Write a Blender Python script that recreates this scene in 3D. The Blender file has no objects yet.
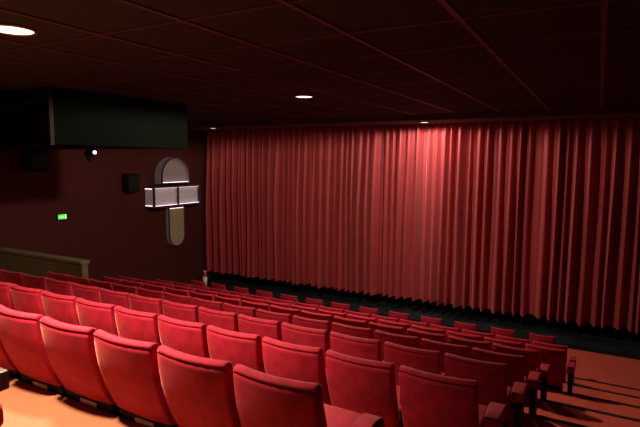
import bpy, bmesh, math, random
from mathutils import Vector, Matrix
random.seed(7)
C = bpy.context.scene.collection
PI = math.pi

# ------------------------------------------------------------------ materials
def node_mat(name, col, rough=0.6, spec=0.3, metal=0.0, sheen=0.0, sheen_tint=(1, 1, 1), var=0.0, scale=8.0, fine=0.0,
             fine_scale=300.0, emit=None, estr=0.0, sheen_rough=0.4):
    m = bpy.data.materials.new(name)
    m.use_nodes = True
    nt = m.node_tree
    b = nt.nodes['Principled BSDF']
    b.inputs['Base Color'].default_value = (*col, 1)
    b.inputs['Roughness'].default_value = rough
    b.inputs['Specular IOR Level'].default_value = spec
    b.inputs['Metallic'].default_value = metal
    b.inputs['Sheen Weight'].default_value = sheen
    b.inputs['Sheen Tint'].default_value = (*sheen_tint, 1)
    b.inputs['Sheen Roughness'].default_value = sheen_rough
    if emit:
        b.inputs['Emission Color'].default_value = (*emit, 1)
        b.inputs['Emission Strength'].default_value = estr
    if var > 0:
        tc = nt.nodes.new('ShaderNodeTexCoord')
        n = nt.nodes.new('ShaderNodeTexNoise')
        n.inputs['Scale'].default_value = scale
        n.inputs['Detail'].default_value = 5
        nt.links.new(tc.outputs['Object'], n.inputs['Vector'])
        r = nt.nodes.new('ShaderNodeMapRange')
        r.inputs['From Min'].default_value = 0.3
        r.inputs['From Max'].default_value = 0.7
        r.inputs['To Min'].default_value = 1 - var
        r.inputs['To Max'].default_value = 1 + var
        nt.links.new(n.outputs['Fac'], r.inputs['Value'])
        mx = nt.nodes.new('ShaderNodeVectorMath')
        mx.operation = 'SCALE'
        mx.inputs[0].default_value = col
        nt.links.new(r.outputs['Result'], mx.inputs['Scale'])
        nt.links.new(mx.outputs['Vector'], b.inputs['Base Color'])
    if fine > 0:
        tc2 = nt.nodes.new('ShaderNodeTexCoord')
        n2 = nt.nodes.new('ShaderNodeTexNoise')
        n2.inputs['Scale'].default_value = fine_scale
        nt.links.new(tc2.outputs['Object'], n2.inputs['Vector'])
        bp = nt.nodes.new('ShaderNodeBump')
        bp.inputs['Strength'].default_value = fine
        bp.inputs['Distance'].default_value = 0.004
        nt.links.new(n2.outputs['Fac'], bp.inputs['Height'])
        nt.links.new(bp.outputs['Normal'], b.inputs['Normal'])
    return m

M = {}
M['velvet'] = node_mat('seat_velvet', (0.31, 0.010, 0.026), 0.75, 0.15, sheen=0.8, sheen_rough=0.24, sheen_tint=(1, 0.33, 0.26), var=0.22, scale=11, fine=0.25)
M['curtain'] = node_mat('curtain_velvet', (0.33, 0.038, 0.046), 0.55, 0.3, sheen=0.6, sheen_tint=(1, 0.55, 0.55), var=0.08, scale=3)
M['carpet'] = node_mat('red_carpet', (0.52, 0.085, 0.056), 0.95, 0.05, var=0.10, scale=14, fine=0.5, fine_scale=180)
M['landing'] = node_mat('orange_wood_floor', (0.29, 0.10, 0.049), 0.45, 0.3, var=0.04, scale=6)
M['wall'] = node_mat('dark_red_wall', (0.062, 0.014, 0.013), 0.85, 0.1, var=0.08, scale=1.5)
M['ceiling'] = node_mat('dark_ceiling_tile', (0.028, 0.045, 0.036), 0.9, 0.1, var=0.15, scale=40)
M['grid'] = node_mat('ceiling_grid_metal', (0.07, 0.045, 0.045), 0.5, 0.3, var=0.05, scale=3)
M['black'] = node_mat('black_plastic', (0.005, 0.0045, 0.0045), 0.6, 0.25, var=0.1, scale=20)
M['matt_black'] = node_mat('matt_black', (0.008, 0.009, 0.009), 0.9, 0.1, var=0.1, scale=6)
M['stage'] = node_mat('stage_black', (0.012, 0.018, 0.020), 0.85, 0.1, var=0.5, scale=2.5)
M['duct'] = node_mat('boxing_black', (0.002, 0.003, 0.0022), 0.9, 0.05, var=0.2, scale=3)
M['edge'] = node_mat('boxing_edge', (0.010, 0.007, 0.005), 0.7, 0.2, var=0.1, scale=5)
M['pelmet'] = node_mat('pelmet_grey', (0.09, 0.10, 0.10), 0.8, 0.15, var=0.15, scale=4)
M['olive'] = node_mat('olive_wall', (0.105, 0.088, 0.036), 0.85, 0.1, var=0.12, scale=4)
M['olivecap'] = node_mat('olive_cap', (0.13, 0.10, 0.06), 0.6, 0.2, var=0.1, scale=6)
M['nosing'] = node_mat('nosing_rubber', (0.012, 0.012, 0.010), 0.7, 0.2, var=0.2, scale=30)
M['plate'] = node_mat('seat_plate', (0.62, 0.55, 0.48), 0.4, 0.4, var=0.05, scale=20)
M['wood'] = node_mat('dark_wood', (0.060, 0.030, 0.014), 0.35, 0.45, var=0.25, scale=25)
M['frame'] = node_mat('lamp_frame', (0.05, 0.018, 0.018), 0.6, 0.3, var=0.1, scale=10)
M['screen'] = node_mat('lamp_diffuser', (0.42, 0.36, 0.38), 0.7, 0.2, var=0.06, scale=30, emit=(0.62, 0.46, 0.50), estr=0.10)
M['screen_dim'] = node_mat('lamp_diffuser_dim', (0.24, 0.20, 0.20), 0.7, 0.2, var=0.06, scale=30, emit=(0.5, 0.36, 0.36), estr=0.03)
M['gold'] = node_mat('lamp_gold_panel', (0.24, 0.19, 0.10), 0.6, 0.3, var=0.15, scale=12, emit=(0.42, 0.33, 0.2), estr=0.05)
M['led'] = node_mat('led_strip', (0.9, 0.8, 0.85), 0.5, 0.2, var=0.01, emit=(1, 0.78, 0.86), estr=2.6)
M['trimring'] = node_mat('downlight_ring', (0.12, 0.10, 0.08), 0.5, 0.4, var=0.05)
M['lens'] = node_mat('downlight_lens', (0.9, 0.85, 0.75), 0.5, 0.2, var=0.01, emit=(1.0, 0.80, 0.50), estr=3.2)
M['lens_white'] = node_mat('spotlight_lens', (0.9, 0.9, 0.9), 0.5, 0.2, var=0.01, emit=(0.85, 0.92, 1.0), estr=5)
M['green'] = node_mat('exit_green', (0.05, 0.6, 0.08), 0.5, 0.2, var=0.01, emit=(0.04, 0.75, 0.06), estr=0.9)
M['pale'] = node_mat('exit_pictogram', (0.6, 0.95, 0.6), 0.5, 0.2, var=0.01, emit=(0.45, 1.0, 0.45), estr=0.9)
M['redpaint'] = node_mat('extinguisher_red', (0.50, 0.015, 0.015), 0.35, 0.5, var=0.05)
M['label'] = node_mat('extinguisher_label', (0.75, 0.72, 0.66), 0.5, 0.3, var=0.05)

# ------------------------------------------------------------------ helpers
def obj(name, bm, mat, parent=None, smooth=False):
    me = bpy.data.meshes.new(name)
    bmesh.ops.recalc_face_normals(bm, faces=bm.faces[:])
    bm.to_mesh(me)
    bm.free()
    me.materials.append(M[mat])
    if smooth:
        for p in me.polygons:
            p.use_smooth = True
    o = bpy.data.objects.new(name, me)
    C.objects.link(o)
    if parent is not None:
        o.parent = parent
    return o

def thing(name, label, cat, loc=(0, 0, 0), rotz=0.0, group=None):
    o = bpy.data.objects.new(name, None)
    C.objects.link(o)
    o.empty_display_size = 0.1
    o.location = loc
    o.rotation_euler = (0, 0, rotz)
    o['label'] = label
    o['category'] = cat
    if group:
        o['group'] = group
    return o

def tag(o, label, cat, group=None):
    o['label'] = label
    o['category'] = cat
    if group:
        o['group'] = group
    return o

def struct(name, bm, mat, smooth=False):
    o = obj(name, bm, mat, None, smooth)
    o['kind'] = 'structure'
    return o

def add_box(bm, x0, x1, y0, y1, z0, z1, bevel=0.0, seg=2):
    r = bmesh.ops.create_cube(bm, size=1.0)
    vs = r['verts']
    for v in vs:
        v.co.x = x0 + (v.co.x + 0.5) * (x1 - x0)
        v.co.y = y0 + (v.co.y + 0.5) * (y1 - y0)
        v.co.z = z0 + (v.co.z + 0.5) * (z1 - z0)
    if bevel > 0:
        es = list({e for v in vs for e in v.link_edges})
        bmesh.ops.bevel(bm, geom=es, offset=bevel, segments=seg, affect='EDGES', profile=0.5)
    return bm

def box(x0, x1, y0, y1, z0, z1, bevel=0.0, seg=2):
    return add_box(bmesh.new(), x0, x1, y0, y1, z0, z1, bevel, seg)

def lathe(prof, n=28, axis='Z', center=(0, 0, 0)):
    """prof: list of (radius, height); closed solid of revolution."""
    bm = bmesh.new()
    rings = []
    for r, h in prof:
        ring = []
        if r < 1e-6:
            ring = [bm.verts.new((0, 0, h))]
        else:
            for k in range(n):
                a = 2 * PI * k / n
                ring.append(bm.verts.new((r * math.cos(a), r * math.sin(a), h)))
        rings.append(ring)
    for a, b in zip(rings[:-1], rings[1:]):
        if len(a) == 1 and len(b) == 1:
            continue
        for k in range(n):
            k2 = (k + 1) % n
            if len(a) == 1:
                bm.faces.new((a[0], b[k], b[k2]))
            elif len(b) == 1:
                bm.faces.new((a[k], a[k2], b[0]))
            else:
                bm.faces.new((a[k], a[k2], b[k2], b[k]))
    if axis == 'X':
        bmesh.ops.rotate(bm, verts=bm.verts, matrix=Matrix.Rotation(PI / 2, 3, 'Y'))
    bmesh.ops.translate(bm, verts=bm.verts, vec=center)
    return bm

def prism_yz(pts, x0, x1, bm=None):
    """extrude a polygon given in (y, z) along x."""
    bm = bm or bmesh.new()
    a = [bm.verts.new((x0, y, z)) for y, z in pts]
    b = [bm.verts.new((x1, y, z)) for y, z in pts]
    bm.faces.new(a)
    bm.faces.new(b[::-1])
    n = len(pts)
    for i in range(n):
        j = (i + 1) % n
        bm.faces.new((a[i], a[j], b[j], b[i]))
    return bm

def frame_yz(outer, inner, x0, x1):
    """a rim between two outlines with the same number of points, extruded along x."""
    bm = bmesh.new()
    n = len(outer)
    L = [[bm.verts.new((x, y, z)) for y, z in pts] for x in (x0, x1) for pts in (outer, inner)]
    o0, i0, o1, i1 = L
    for k in range(n):
        j = (k + 1) % n
        bm.faces.new((o0[k], o0[j], i0[j], i0[k]))
        bm.faces.new((o1[k], i1[k], i1[j], o1[j]))
        bm.faces.new((o0[k], o1[k], o1[j], o0[j]))
        bm.faces.new((i0[k], i0[j], i1[j], i1[k]))
    return bm

# ------------------------------------------------------------------ camera (eye at the origin)
cam_d = bpy.data.cameras.new('camera')
cam = bpy.data.objects.new('camera', cam_d)
C.objects.link(cam)
F, YAW, PITCH, ROLL = 505.97, 0.502552, 0.105043, -0.006561
cam_d.sensor_fit = 'HORIZONTAL'
cam_d.sensor_width = 36.0
cam_d.lens = 36.0 * F / 640.0
cam_d.clip_end = 100
cy, sy, cp, sp = math.cos(YAW), math.sin(YAW), math.cos(PITCH), math.sin(PITCH)
fwd = Vector((-sy * cp, cy * cp, -sp))
rt = Vector((cy, sy, 0))
dn = fwd.cross(rt)
c, s = math.cos(ROLL), math.sin(ROLL)
r2 = c * rt + s * dn
d2 = -s * rt + c * dn
cam.matrix_world = Matrix(((r2.x, -d2.x, -fwd.x, 0), (r2.y, -d2.y, -fwd.y, 0), (r2.z, -d2.z, -fwd.z, 0), (0, 0, 0, 1)))
bpy.context.scene.camera = cam

# ------------------------------------------------------------------ dimensions
XL, XR = -10.95, 1.75           # side walls
YB, YF = -3.0, 13.0             # back wall, wall behind the curtain
ZC = 1.0                        # ceiling
SEAT_H = 0.935
PITCH_X, SEAT_W = 0.55, 0.5166
# rows counted from the curtain: (left corner of seat 0, y of back top, z of back top, first index, last index)
ROWS = {
    1: (-7.372, 8.410, -2.823, -3, 12),
    2: (-4.613, 7.348, -2.529, -8, 7),
    3: (-3.770, 6.281, -2.227, -8, 5),
    4: (-3.242, 5.205, -1.929, -9, 4),
    5: (-3.258, 4.141, -1.631, -8, 4),
    6: (-4.376, 3.056, -1.340, -3, 6),
    7: (-3.266, 2.009, -1.056, -2, 3),
}
ROW0_Y, ROW0_Z = 9.46, -3.04
ROW0_X = [-8.94, -8.28, -7.58, -6.90, -6.22, -5.56, -4.91, -4.25, -3.59, -2.92, -2.26, -1.59, -0.93]
FLOOR = {0: ROW0_Z - SEAT_H}
EDGE = {0: ROW0_Y + 0.16}
for k, (x, y, z, a, b) in ROWS.items():
    FLOOR[k] = z - SEAT_H - {7: .014, 6: .005}.get(k, -.004)
    EDGE[k] = y + 0.155
FLOOR[8] = -1.70
EDGE[8] = 0.0
FLOOR[9] = -1.42

# ------------------------------------------------------------------ the room
pts = [(EDGE[7], -4.6)]
for k in range(7, -1, -1):
    if k < 7:
        pts.append((EDGE[k], FLOOR[k + 1]))
    pts.append((EDGE[k], FLOOR[k]))
pts += [(YF, FLOOR[0]), (YF, -4.6)]
struct('floor', prism_yz(pts, XL, XR), 'carpet')
struct('floor_landing', prism_yz([(YB, -4.6), (YB, FLOOR[9]), (EDGE[8], FLOOR[9]), (EDGE[8], FLOOR[8]), (EDGE[7], FLOOR[8]), (EDGE[7], -4.6)], XL, XR), 'landing')
struct('ceiling', box(XL - .1, XR + .1, YB - .1, YF + .1, ZC, ZC + .15), 'ceiling')
struct('wall_left', box(XL - .15, XL, YB, YF, -4.6, ZC), 'wall')
struct('wall_right', box(XR, XR + .15, YB, YF, -4.6, ZC), 'wall')
struct('wall_back', box(XL - .15, XR + .15, YB - .15, YB, -4.6, ZC), 'wall')
struct('wall_front', box(XL - .15, XR + .15, YF, YF + .15, -4.6, ZC), 'matt_black')
struct('wall_divider', box(XL, -8.26, 5.93, 6.05, FLOOR[3] - .35, -1.94), 'olive')
struct('trim_1', box(XL, -8.24, 5.89, 6.09, -1.94, -1.885, 0.008), 'olivecap')

# ceiling grid bars
bm = bmesh.new()
for i in range(-2, 13):
    x = -0.03 - 0.887 * i
    if XL < x < XR:
        w = 0.020
        add_box(bm, x - w, x + w, YB, 11.0, ZC - .012, ZC + .002)
for i in range(-7, 11):
    y = 2.825 + 0.883 * i
    if YB < y < 11.0:
        add_box(bm, XL, XR, y - .010, y + .010, ZC - .009, ZC + .002)
struct('trim_2', bm, 'grid')
# lowered pelmet in front of the curtain
struct('trim_3', box(XL, XR, 10.98, 12.05, 0.885, ZC, 0.01), 'pelmet')
# rubber nosings on the aisle steps
n = 4
for k in range(0, 8):
    x0 = {0: -.22, 1: -.20, 2: -.20, 3: -.45, 4: -.47, 5: -.47, 6: -.47, 7: -.9}[k]
    b = box(x0, XR, EDGE[k] - .055, EDGE[k] + .006, FLOOR[k + 1] - .035, FLOOR[k + 1] + .006, 0.003)
    struct('trim_%d' % n, b, 'nosing')
    n += 1
# black stage plinth under the curtain
struct('trim_%d' % n, box(XL, XR, 11.76, YF, FLOOR[0], FLOOR[0] + .10, 0.01), 'stage')

# boxed-in ducting under the ceiling on the left
t = thing('ceiling_boxing', 'large black boxed-in duct hanging under the ceiling above the left wall', 'duct', (-8.75, 5.8, 0.2))
obj('casing', box(-2.0, 2.0, -1.33, 1.34, 0.0, 0.8), 'duct', t)
obj('corner_strip', box(1.97, 2.02, -1.37, -1.31, -0.012, 0.8), 'edge', t)
obj('edge_strip', box(-2.0, 1.97, -1.35, -1.32, 0.565, 0.60), 'edge', t)

# ------------------------------------------------------------------ curtains
def curtain(name, label, x0, x1, seed):
    rnd = random.Random(seed)
    cols = []           # (x, depth phase value, individual wobble)
    x = x0
    folds = []
    while x < x1 - .12:
        w = rnd.choice([.14, .17, .19, .22, .26, .31]) * rnd.uniform(.85, 1.15)
        if x + w > x1 - .15:
            w = x1 - x
        folds.append((x, w, rnd.uniform(.21, .34), rnd.uniform(.35, .65), rnd.uniform(-.03, .03), rnd.uniform(0, 6.28), rnd.uniform(.6, 1.2)))
        x += w
    zt, zb = 0.90, -3.555
    NZ = 26
    bm = bmesh.new()
    grid = []
    NS = 10
    for fi, (fx, w, a, sk, dr, ph, fr) in enumerate(folds):
        for j in range(NS if fi < len(folds) - 1 else NS + 1):
            u = j / NS
            # skewed cosine: fold nose towards the room at u = sk
            q = .5 * u / sk if u < sk else .5 + .5 * (u - sk) / (1 - sk)
            prof = (.5 - .5 * math.cos(2 * PI * q)) ** 2.3
            col = []
            for k in range(NZ + 1):
                v = k / NZ
                amp = a * (.70 + .30 * min(1, v * 2.2)) * (1 + .12 * math.sin(ph + 5 * v * fr))
                win = u * (1 - u) * 4
                xx = fx + w * u + dr * win * (math.sin(ph + 2.6 * v * fr)) * v
                yy = 12.47 - amp * prof
                if v < .09:      # gathered heading tape
                    yy += .018 * math.sin(xx * 95 + ph) * (1 - v / .09)
                zz = zt + (zb - zt) * v - (0.012 * math.sin(ph * 3) + 0.012 * prof) * v
                col.append(bm.verts.new((xx, yy, zz)))
            grid.append(col)
    for a, b in zip(grid[:-1], grid[1:]):
        for k in range(NZ):
            bm.faces.new((a[k], b[k], b[k + 1], a[k + 1]))
    o = obj(name, bm, 'curtain', None, True)
    sol = o.modifiers.new('cloth', 'SOLIDIFY')
    sol.thickness = 0.008
    sol.use_rim = False
    tag(o, label, 'curtain', 'stage curtains')
    return o
curtain('stage_curtain', 'left half of the tall pleated red curtain, next to the dark left wall', XL + .05, -4.96, 11)
curtain('stage_curtain', 'right half of the tall pleated red curtain, beyond the stepped aisle', -4.94, XR - .05, 23)

# ------------------------------------------------------------------ seats
def back_mesh(hw, top, bot, corner=0.02, sag=0.04, thick=0.072):
    """upholstered backrest: rear face at y(dz), piping groove under the rolled top, ends wrapped forward."""
    def rec(z):
        dz = max(0.0, top - z)
        return 0.07 * dz + 0.36 * dz * dz
    # (height, offset from rear surface)
    sec = [(bot, .012), (bot + .02, .0), (bot + .10, -.004), (bot + .22, -.010), (bot + .34, -.010), (top - .16, -.006),
           (top - .065, -.001), (top - .037, .001), (top - .033, .009), (top - .029, .009), (top - .025, .000), (top - .014, .004),
           (top - .005, .014), (top, .030), (top - .001, .048), (top - .010, .064), (top - .035, thick), (top - .12, thick + .01),
           (top - .30, thick + .03), (bot + .08, thick + .04), (bot + .02, thick + .03), (bot, thick)]
    n = len(sec)
    xs = [(-1, .020, 1.0), (-.994, .009, .5), (-.98, .003, .2), (-.94, 0, .06), (-.8, 0, 0), (-.55, 0, 0), (-.28, 0, 0), (0, 0, 0),
          (.28, 0, 0), (.55, 0, 0), (.8, 0, 0), (.94, 0, .06), (.98, .003, .2), (.994, .009, .5), (1, .020, 1.0)]
    bm = bmesh.new()
    rings = []
    for s_, ins, cr in xs:
        ring = []
        for z, t in sec:
            f = (z - bot) / (top - bot)
            y = rec(z) - sag * (.45 + .55 * f) * (1 - s_ * s_)
            mid = thick * .5
            tt = mid + (t - mid) * max(.1, (1 - ins / mid * .85))
            zz = z - corner * cr * max(0.0, (f - .6) / .4)
            x = hw * s_ * (0.965 + 0.035 * f)
            ring.append(bm.verts.new((x, y + tt, zz)))
        rings.append(ring)
    for a, b in zip(rings[:-1], rings[1:]):
        for i in range(n):
            j = (i + 1) % n
            bm.faces.new((a[i], b[i], b[j], a[j]))
    bm.faces.new(rings[0])
    bm.faces.new(rings[-1][::-1])
    return bm

def cushion_mesh(hw, y0, y1, z0, z1):
    bm = box(-hw, hw, y0, y1, z0, z1, 0.035, 4)
    for v in bm.verts:                                  # crowned top
        if v.co.z > (z0 + z1) / 2:
            v.co.z += .018 * (1 - (v.co.x / hw) ** 2)
    return bm

def arm_mesh(xc, hw, y0, y1, z0, z1):
    """padded arm: flat on top, rolled down at the front end."""
    L = y1 - y0
    h = z1 - z0
    pts = [(y0, z0), (y0, z1 - .004)]
    for k in range(9):
        a_ = PI / 2 * k / 8
        pts.append((y0 + L * .58 + L * .42 * math.sin(a_), z1 - (h - .02) * (1 - math.cos(a_))))
    pts.append((y1, z0))
    bm = prism_yz(pts, xc - hw, xc + hw)
    bmesh.ops.bevel(bm, geom=[e for e in bm.edges if abs(e.verts[0].co.x - e.verts[1].co.x) < 1e-6 or min(e.verts[0].co.z, e.verts[1].co.z) > z1 - .01 and e.verts[0].co.y < y0 + .01],
                    offset=min(.012, hw * .5), segments=3, affect='EDGES', profile=.5)
    return bm

def end_panel(xc, hw):
    return prism_yz([(.16, .0), (.56, .0), (.54, .08), (.38, .16), (.36, .60), (.17, .60), (.19, .16)], xc - hw, xc + hw)

def make_seat(name, hw, top, arms, plate, wide_arm_right, cap=False):
    """arms: list of x centres; the right-hand one may be the wide aisle armrest."""
    t = thing(name, '', 'seat')
    obj('backrest', back_mesh(hw, top, .36 if top > .9 else .34), 'velvet', t, True)
    obj('seat_cushion', cushion_mesh(.215 if cap else hw - .03, .25, .64 if cap else .73, .33, .46), 'velvet', t, True)
    sh = obj('lower_shell', box(-hw + .01, hw - .01, .165, .245, .12, .385, .01), 'black', t)
    obj('seat_pan', box(-hw + .09, hw - .09, .24, .60, .285, .335, .01), 'black', t)
    if plate:
        p = obj('number_plate', box(-.085, .085, .160, .168, .297, .334, .002), 'plate', sh)
        p['label'] = 'pale seat plate'
    for x, w in arms:
        if cap:
            obj('armrest', arm_mesh(x, w - .008, .16, .52, .53, .605), 'velvet', t, True)
            cp_ = obj('armrest_cap', box(x - w, x + w, .14, .57, .605, .70, .01), 'wood', t)
            cp_['label'] = 'dark wooden armrest cap'
        else:
            obj('armrest', arm_mesh(x, w, (.15 if w < .03 else .10), .40, .60, .688), 'velvet', t, True)
        obj('side_panel', end_panel(x, min(w - .008, .03)), 'black', t)
    return t

def copy_seat(src, loc):
    r = src.copy()
    C.objects.link(r)
    r.location = loc
    for ch in list(src.children):
        c_ = ch.copy()
        C.objects.link(c_)
        c_.parent = r
        for g in ch.children:
            d = g.copy()
            C.objects.link(d)
            d.parent = c_
    return r

HW = 0.2525
XS = -0.015
GA = PITCH_X / 2
EA = HW + .078
protos = {}
used = set()
def seat(kind, loc, label, group):
    if kind not in protos:
        a = {'mid': [(GA, .0165)], 'aisle': [(EA, .048)], 'wall': [(GA, .0165), (-EA, .048)]}
        if kind.startswith('plate_'):
            protos[kind] = make_seat('cinema_seat', HW, SEAT_H, [(EA + .075, .048)] if kind[6:] == 'aisle' else a[kind[6:]], True, False)
        elif kind == 'front':
            protos[kind] = make_seat('cinema_seat', .205, SEAT_H, [(.262, .034), (-.262, .034)], False, False)
        elif kind == 'capped':
            protos[kind] = make_seat('cinema_seat', HW, SEAT_H, [(.35, .045)], False, True, True)
        else:
            protos[kind] = make_seat('cinema_seat', HW, SEAT_H, a[kind], False, False)
        o = protos[kind]
        o.location = loc
    else:
        o = copy_seat(protos[kind], loc)
    o['label'] = label
    o['group'] = group
    return o

NTH = ['', 'first', 'second', 'third', 'fourth', 'fifth', 'sixth', 'seventh', 'eighth', 'ninth', 'tenth', 'eleventh', 'twelfth', 'thirteenth',
       'fourteenth', 'fifteenth', 'sixteenth']
for k, (x0, y, z, a, b) in ROWS.items():
    rowname = NTH[k + 1] + ' row from the curtain' if k < 7 else 'row nearest the camera'
    for i in range(a, b + 1):
        kind = 'aisle' if i == b else ('wall' if i == a and k <= 4 else 'mid')
        if k == 7:
            kind = 'plate_' + kind
        m = b - i + 1
        lab = 'red velvet cinema seat, %s from the stepped aisle, %s' % (NTH[m], rowname)
        seat(kind, (x0 + i * PITCH_X + SEAT_W / 2 + XS, y, FLOOR[k]), lab, 'seats of the ' + rowname)
for i, x in enumerate(ROW0_X):
    lab = 'narrow-backed red seat, %s from the stepped aisle, front row below the curtain' % NTH[len(ROW0_X) - i]
    seat('front', (x + .205, ROW0_Y, FLOOR[0]), lab, 'seats of the front row')
o = seat('capped', (-2.80, 0.75, FLOOR[8]), 'red seat cut off by the left edge, dark capped armrest over the orange floor', 'seats of the last row')

# ------------------------------------------------------------------ mushroom-shaped wall lamp
LX = XL
t = thing('wall_lamp', 'large mushroom-shaped light box of dome, bar and stem on the left wall', 'lamp', (LX, 10.80, -1.045))
def arch(cy_, zb, r, straight, nseg=20, up=True, inset=0.0):
    p = [(cy_ - r + inset, zb + inset), (cy_ + r - inset, zb + inset)]
    for k in range(nseg + 1):
        a = PI * k / nseg
        p.append((cy_ + (r - inset) * math.cos(a), zb + straight + (r - inset) * math.sin(a)))
    if not up:
        p = [(y, 2 * zb - z) for y, z in p]
    return p
def rect(y0, y1, z0, z1, i=0.0):
    return [(y0 + i, z0 + i), (y1 - i, z0 + i), (y1 - i, z1 - i), (y0 + i, z1 - i)]
# coordinates relative to the lamp (y along the wall, z up)
dome_o, dome_i = arch(0.01, .345, .56, .20), arch(0.01, .345, .56, .20, inset=.035)
d = obj('dome', frame_yz(dome_o, dome_i, 0.0, .26), 'screen_dim', t)
obj('dome_rim', frame_yz(arch(0.01, .340, .57, .205), dome_i, .262, .285), 'frame', d)
obj('dome_screen', prism_yz(dome_i, .15, .175), 'screen_dim', d)
obj('led_strip', box(.235, .255, -.50, .52, .382, .394), 'led', d)
bar_o = rect(-.92, .93, -.29, .285)
b_ = obj('bar', frame_yz(bar_o, rect(-.92, .93, -.29, .285, .03), 0.0, .34), 'frame', t)
obj('bar_rim', frame_yz(rect(-.93, .94, -.30, .295), rect(-.93, .94, -.30, .295, .05), .34, .362), 'frame', b_)
for q, (ya, yb) in enumerate(((-.885, -.005), (.02, .895))):
    obj('bar_screen', box(.235, .255, ya, yb, -.255, .25), 'screen', b_)
    obj('led_strip', box(.308, .33, ya + .02, yb - .02, .238, .25), 'led', b_)
    obj('led_strip', box(.308, .33, ya + .02, yb - .02, -.255, -.243), 'led', b_)
obj('divider', box(.30, .358, -.008, .022, -.25, .25), 'frame', b_)
obj('end_screen', box(.035, .30, -.935, -.921, -.255, .25), 'screen', b_)
obj('led_strip', box(.035, .30, -.945, -.936, .225, .238), 'led', b_)
obj('led_strip', box(.035, .30, -.945, -.936, -.243, -.23), 'led', b_)
st_o, st_i = arch(.17, -.345, .325, .85, up=False), arch(.17, -.345, .325, .85, up=False, inset=.03)
s_ = obj('stem', frame_yz(st_o, st_i, 0.0, .10), 'screen_dim', t)
obj('stem_rim', frame_yz(arch(.17, -.340, .333, .85, up=False), st_i, .10, .118), 'frame', s_)
obj('stem_screen', prism_yz(st_i, .05, .07), 'gold', s_)
obj('led_strip', box(.075, .092, -.11, .45, -.39, -.378), 'led', s_)

# ------------------------------------------------------------------ things on the left wall
def speaker(loc, label, w, h, dep):
    t = thing('wall_speaker', label, 'speaker', loc, 0, 'black speakers on the left wall')
    bm = prism_yz([(-w / 2, -h / 2), (w / 2, -h / 2), (w / 2, h / 2), (-w / 2, h / 2)], .06, dep)
    for v in bm.verts:
        if v.co.x > dep - .01:
            v.co.z *= .92
            v.co.z -= .03
    bmesh.ops.bevel(bm, geom=bm.edges[:], offset=.012, segments=2, affect='EDGES')
    obj('cabinet', bm, 'matt_black', t)
    obj('grille', box(dep, dep + .012, -w / 2 + .03, w / 2 - .03, -h / 2 + .06, h / 2 - .09, .004), 'black', t)
    obj('bracket', box(0, .08, -.06, .06, -.10, .10, .005), 'black', t)
    return t
speaker((XL, 6.68, -.04), 'larger black speaker on the left wall below the ducting', .38, .46, .34)
speaker((XL, 9.30, -.62), 'smaller black speaker on the wall beside the mushroom-shaped lamp', .38, .48, .26)
t = thing('spotlight', 'small black wall spotlight with a bright white lens', 'spotlight', (XL, 8.17, .15))
obj('bracket', box(0, .10, -.04, .04, -.20, .10, .005), 'black', t)
hd = obj('housing', lathe([(0, 0), (.07, 0), (.085, .02), (.085, .24), (.075, .26), (0, .26)], 20), 'black', t)
hd.location = (.36, -.10, .0)
hd.rotation_euler = Vector((-.90, .42, .10)).to_track_quat('Z', 'Y').to_euler()
ln = obj('lens', lathe([(0, 0), (.038, 0), (.038, .012), (0, .016)], 20), 'lens_white', hd)
ln.location = (0, 0, -.012)
ln['label'] = 'bright white lens'

t = thing('exit_sign', 'small green lit exit sign on the left wall', 'sign', (XL, 7.37, -1.35))
obj('housing', box(0, .05, -.115, .115, -.065, .065, .004), 'black', t)
obj('sign_face', box(.05, .056, -.105, .105, -.055, .055), 'green', t)
bm = bmesh.new()      # running figure, doorway and arrow
add_box(bm, .056, .059, .055, .098, -.045, .045)
add_box(bm, .056, .059, -.016, .012, .024, .044, .006)
add_box(bm, .056, .059, -.026, .012, -.012, .022)
add_box(bm, .056, .059, -.045, -.02, .008, .018)
add_box(bm, .056, .059, .008, .034, .000, .010)
add_box(bm, .056, .059, -.040, -.020, -.038, -.010)
add_box(bm, .056, .059, .004, .016, -.042, -.010)
add_box(bm, .056, .059, -.098, -.060, -.008, .008)
bm2 = prism_yz([(-.060, -.028), (-.060, .028), (-.045, 0)], .056, .059, bm)
obj('pictogram', bm2, 'pale', t)

t = thing('fire_extinguisher', 'red fire extinguisher with a white label at the foot of the curtain by the wall', 'extinguisher', (-10.42, 11.66, FLOOR[0]))
obj('cylinder', lathe([(0, 0), (.055, 0), (.062, .015), (.062, .43), (.05, .48), (.03, .51), (.025, .54), (0, .54)], 24), 'redpaint', t, True)
o = obj('label_sleeve', lathe([(.0625, .12), (.0645, .12), (.0645, .40), (.0625, .40)], 24), 'label', t, True)
o['label'] = 'white label'
obj('valve', box(-.03, .03, -.03, .03, .53, .58, .008), 'label', t)
obj('lever', box(-.012, .012, -.10, .05, .585, .605, .004), 'redpaint', t)

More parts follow.
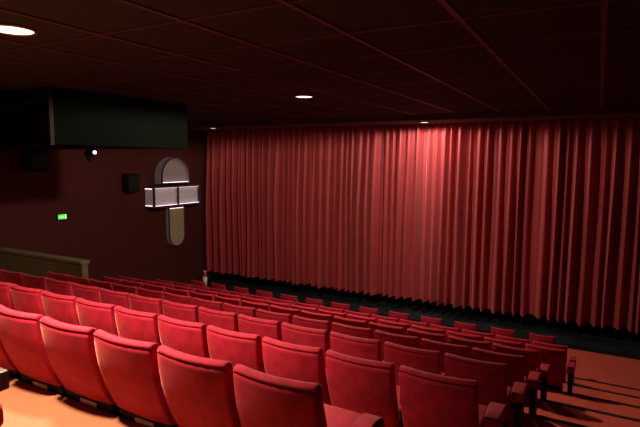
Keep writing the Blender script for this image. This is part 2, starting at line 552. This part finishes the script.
# ------------------------------------------------------------------ ceiling downlights
LIGHTCOL = (1.0, 0.80, 0.58)
def downlight(x, y, z, r, label, power, cone=120, blend=.5, col=LIGHTCOL, real=True):
    t = thing('ceiling_downlight', label, 'lamp', (x, y, z), 0, 'ceiling downlights')
    obj('trim_ring', lathe([(r, 0), (r + .03, 0), (r + .03, -.012), (r + .012, -.02), (r, -.014), (r, 0)], 32), 'trimring', t, True)
    ln = obj('lens', lathe([(0, -.004), (r, -.004), (r, -.010), (r * .6, -.014), (0, -.016)], 32), 'lens', t, True)
    ln['label'] = 'glowing warm lens'
    ld = bpy.data.lights.new('downlight_lamp', 'SPOT')
    ld.energy = power
    ld.color = col
    ld.spot_size = math.radians(cone)
    ld.spot_blend = blend
    ld.shadow_soft_size = r * .8
    lo = bpy.data.objects.new('downlight_lamp', ld)
    C.objects.link(lo)
    lo.parent = t
    lo.location = (0, 0, -.04)
    return t
downlight(-4.06, 2.40, ZC, .15, 'large glowing ceiling downlight at upper left above the near seats', 800, 104, .35)
downlight(-4.13, 6.97, ZC, .13, 'glowing ceiling downlight halfway to the curtain, above the middle rows', 950, 179, .12)
downlight(-3.56, 11.40, .885, .11, 'small downlight in the pelmet before the brightly lit middle of the curtain', 220, 178, .15, (1.0, .86, .70))
downlight(-9.62, 11.20, .885, .11, 'small downlight in the pelmet at the left end of the curtain', 22, 165)
downlight(-3.1, 1.60, ZC, .15, 'ceiling downlight above the walkway behind the nearest row', 1250, 116, .8)
downlight(-9.75, 2.44, ZC, .15, 'ceiling downlight by the left wall beside the duct', 200, 140, .4)

# ------------------------------------------------------------------ world and view
w = bpy.data.worlds.new('world')
w.use_nodes = True
w.node_tree.nodes['Background'].inputs['Color'].default_value = (0.01, 0.009, 0.008, 1)
w.node_tree.nodes['Background'].inputs['Strength'].default_value = 0.2
bpy.context.scene.world = w
sc = bpy.context.scene
sc.view_settings.view_transform = 'Standard'
sc.view_settings.look = 'None'
sc.view_settings.gamma = 1
sc.view_settings.exposure = 0.0
sc.view_settings.use_curve_mapping = False
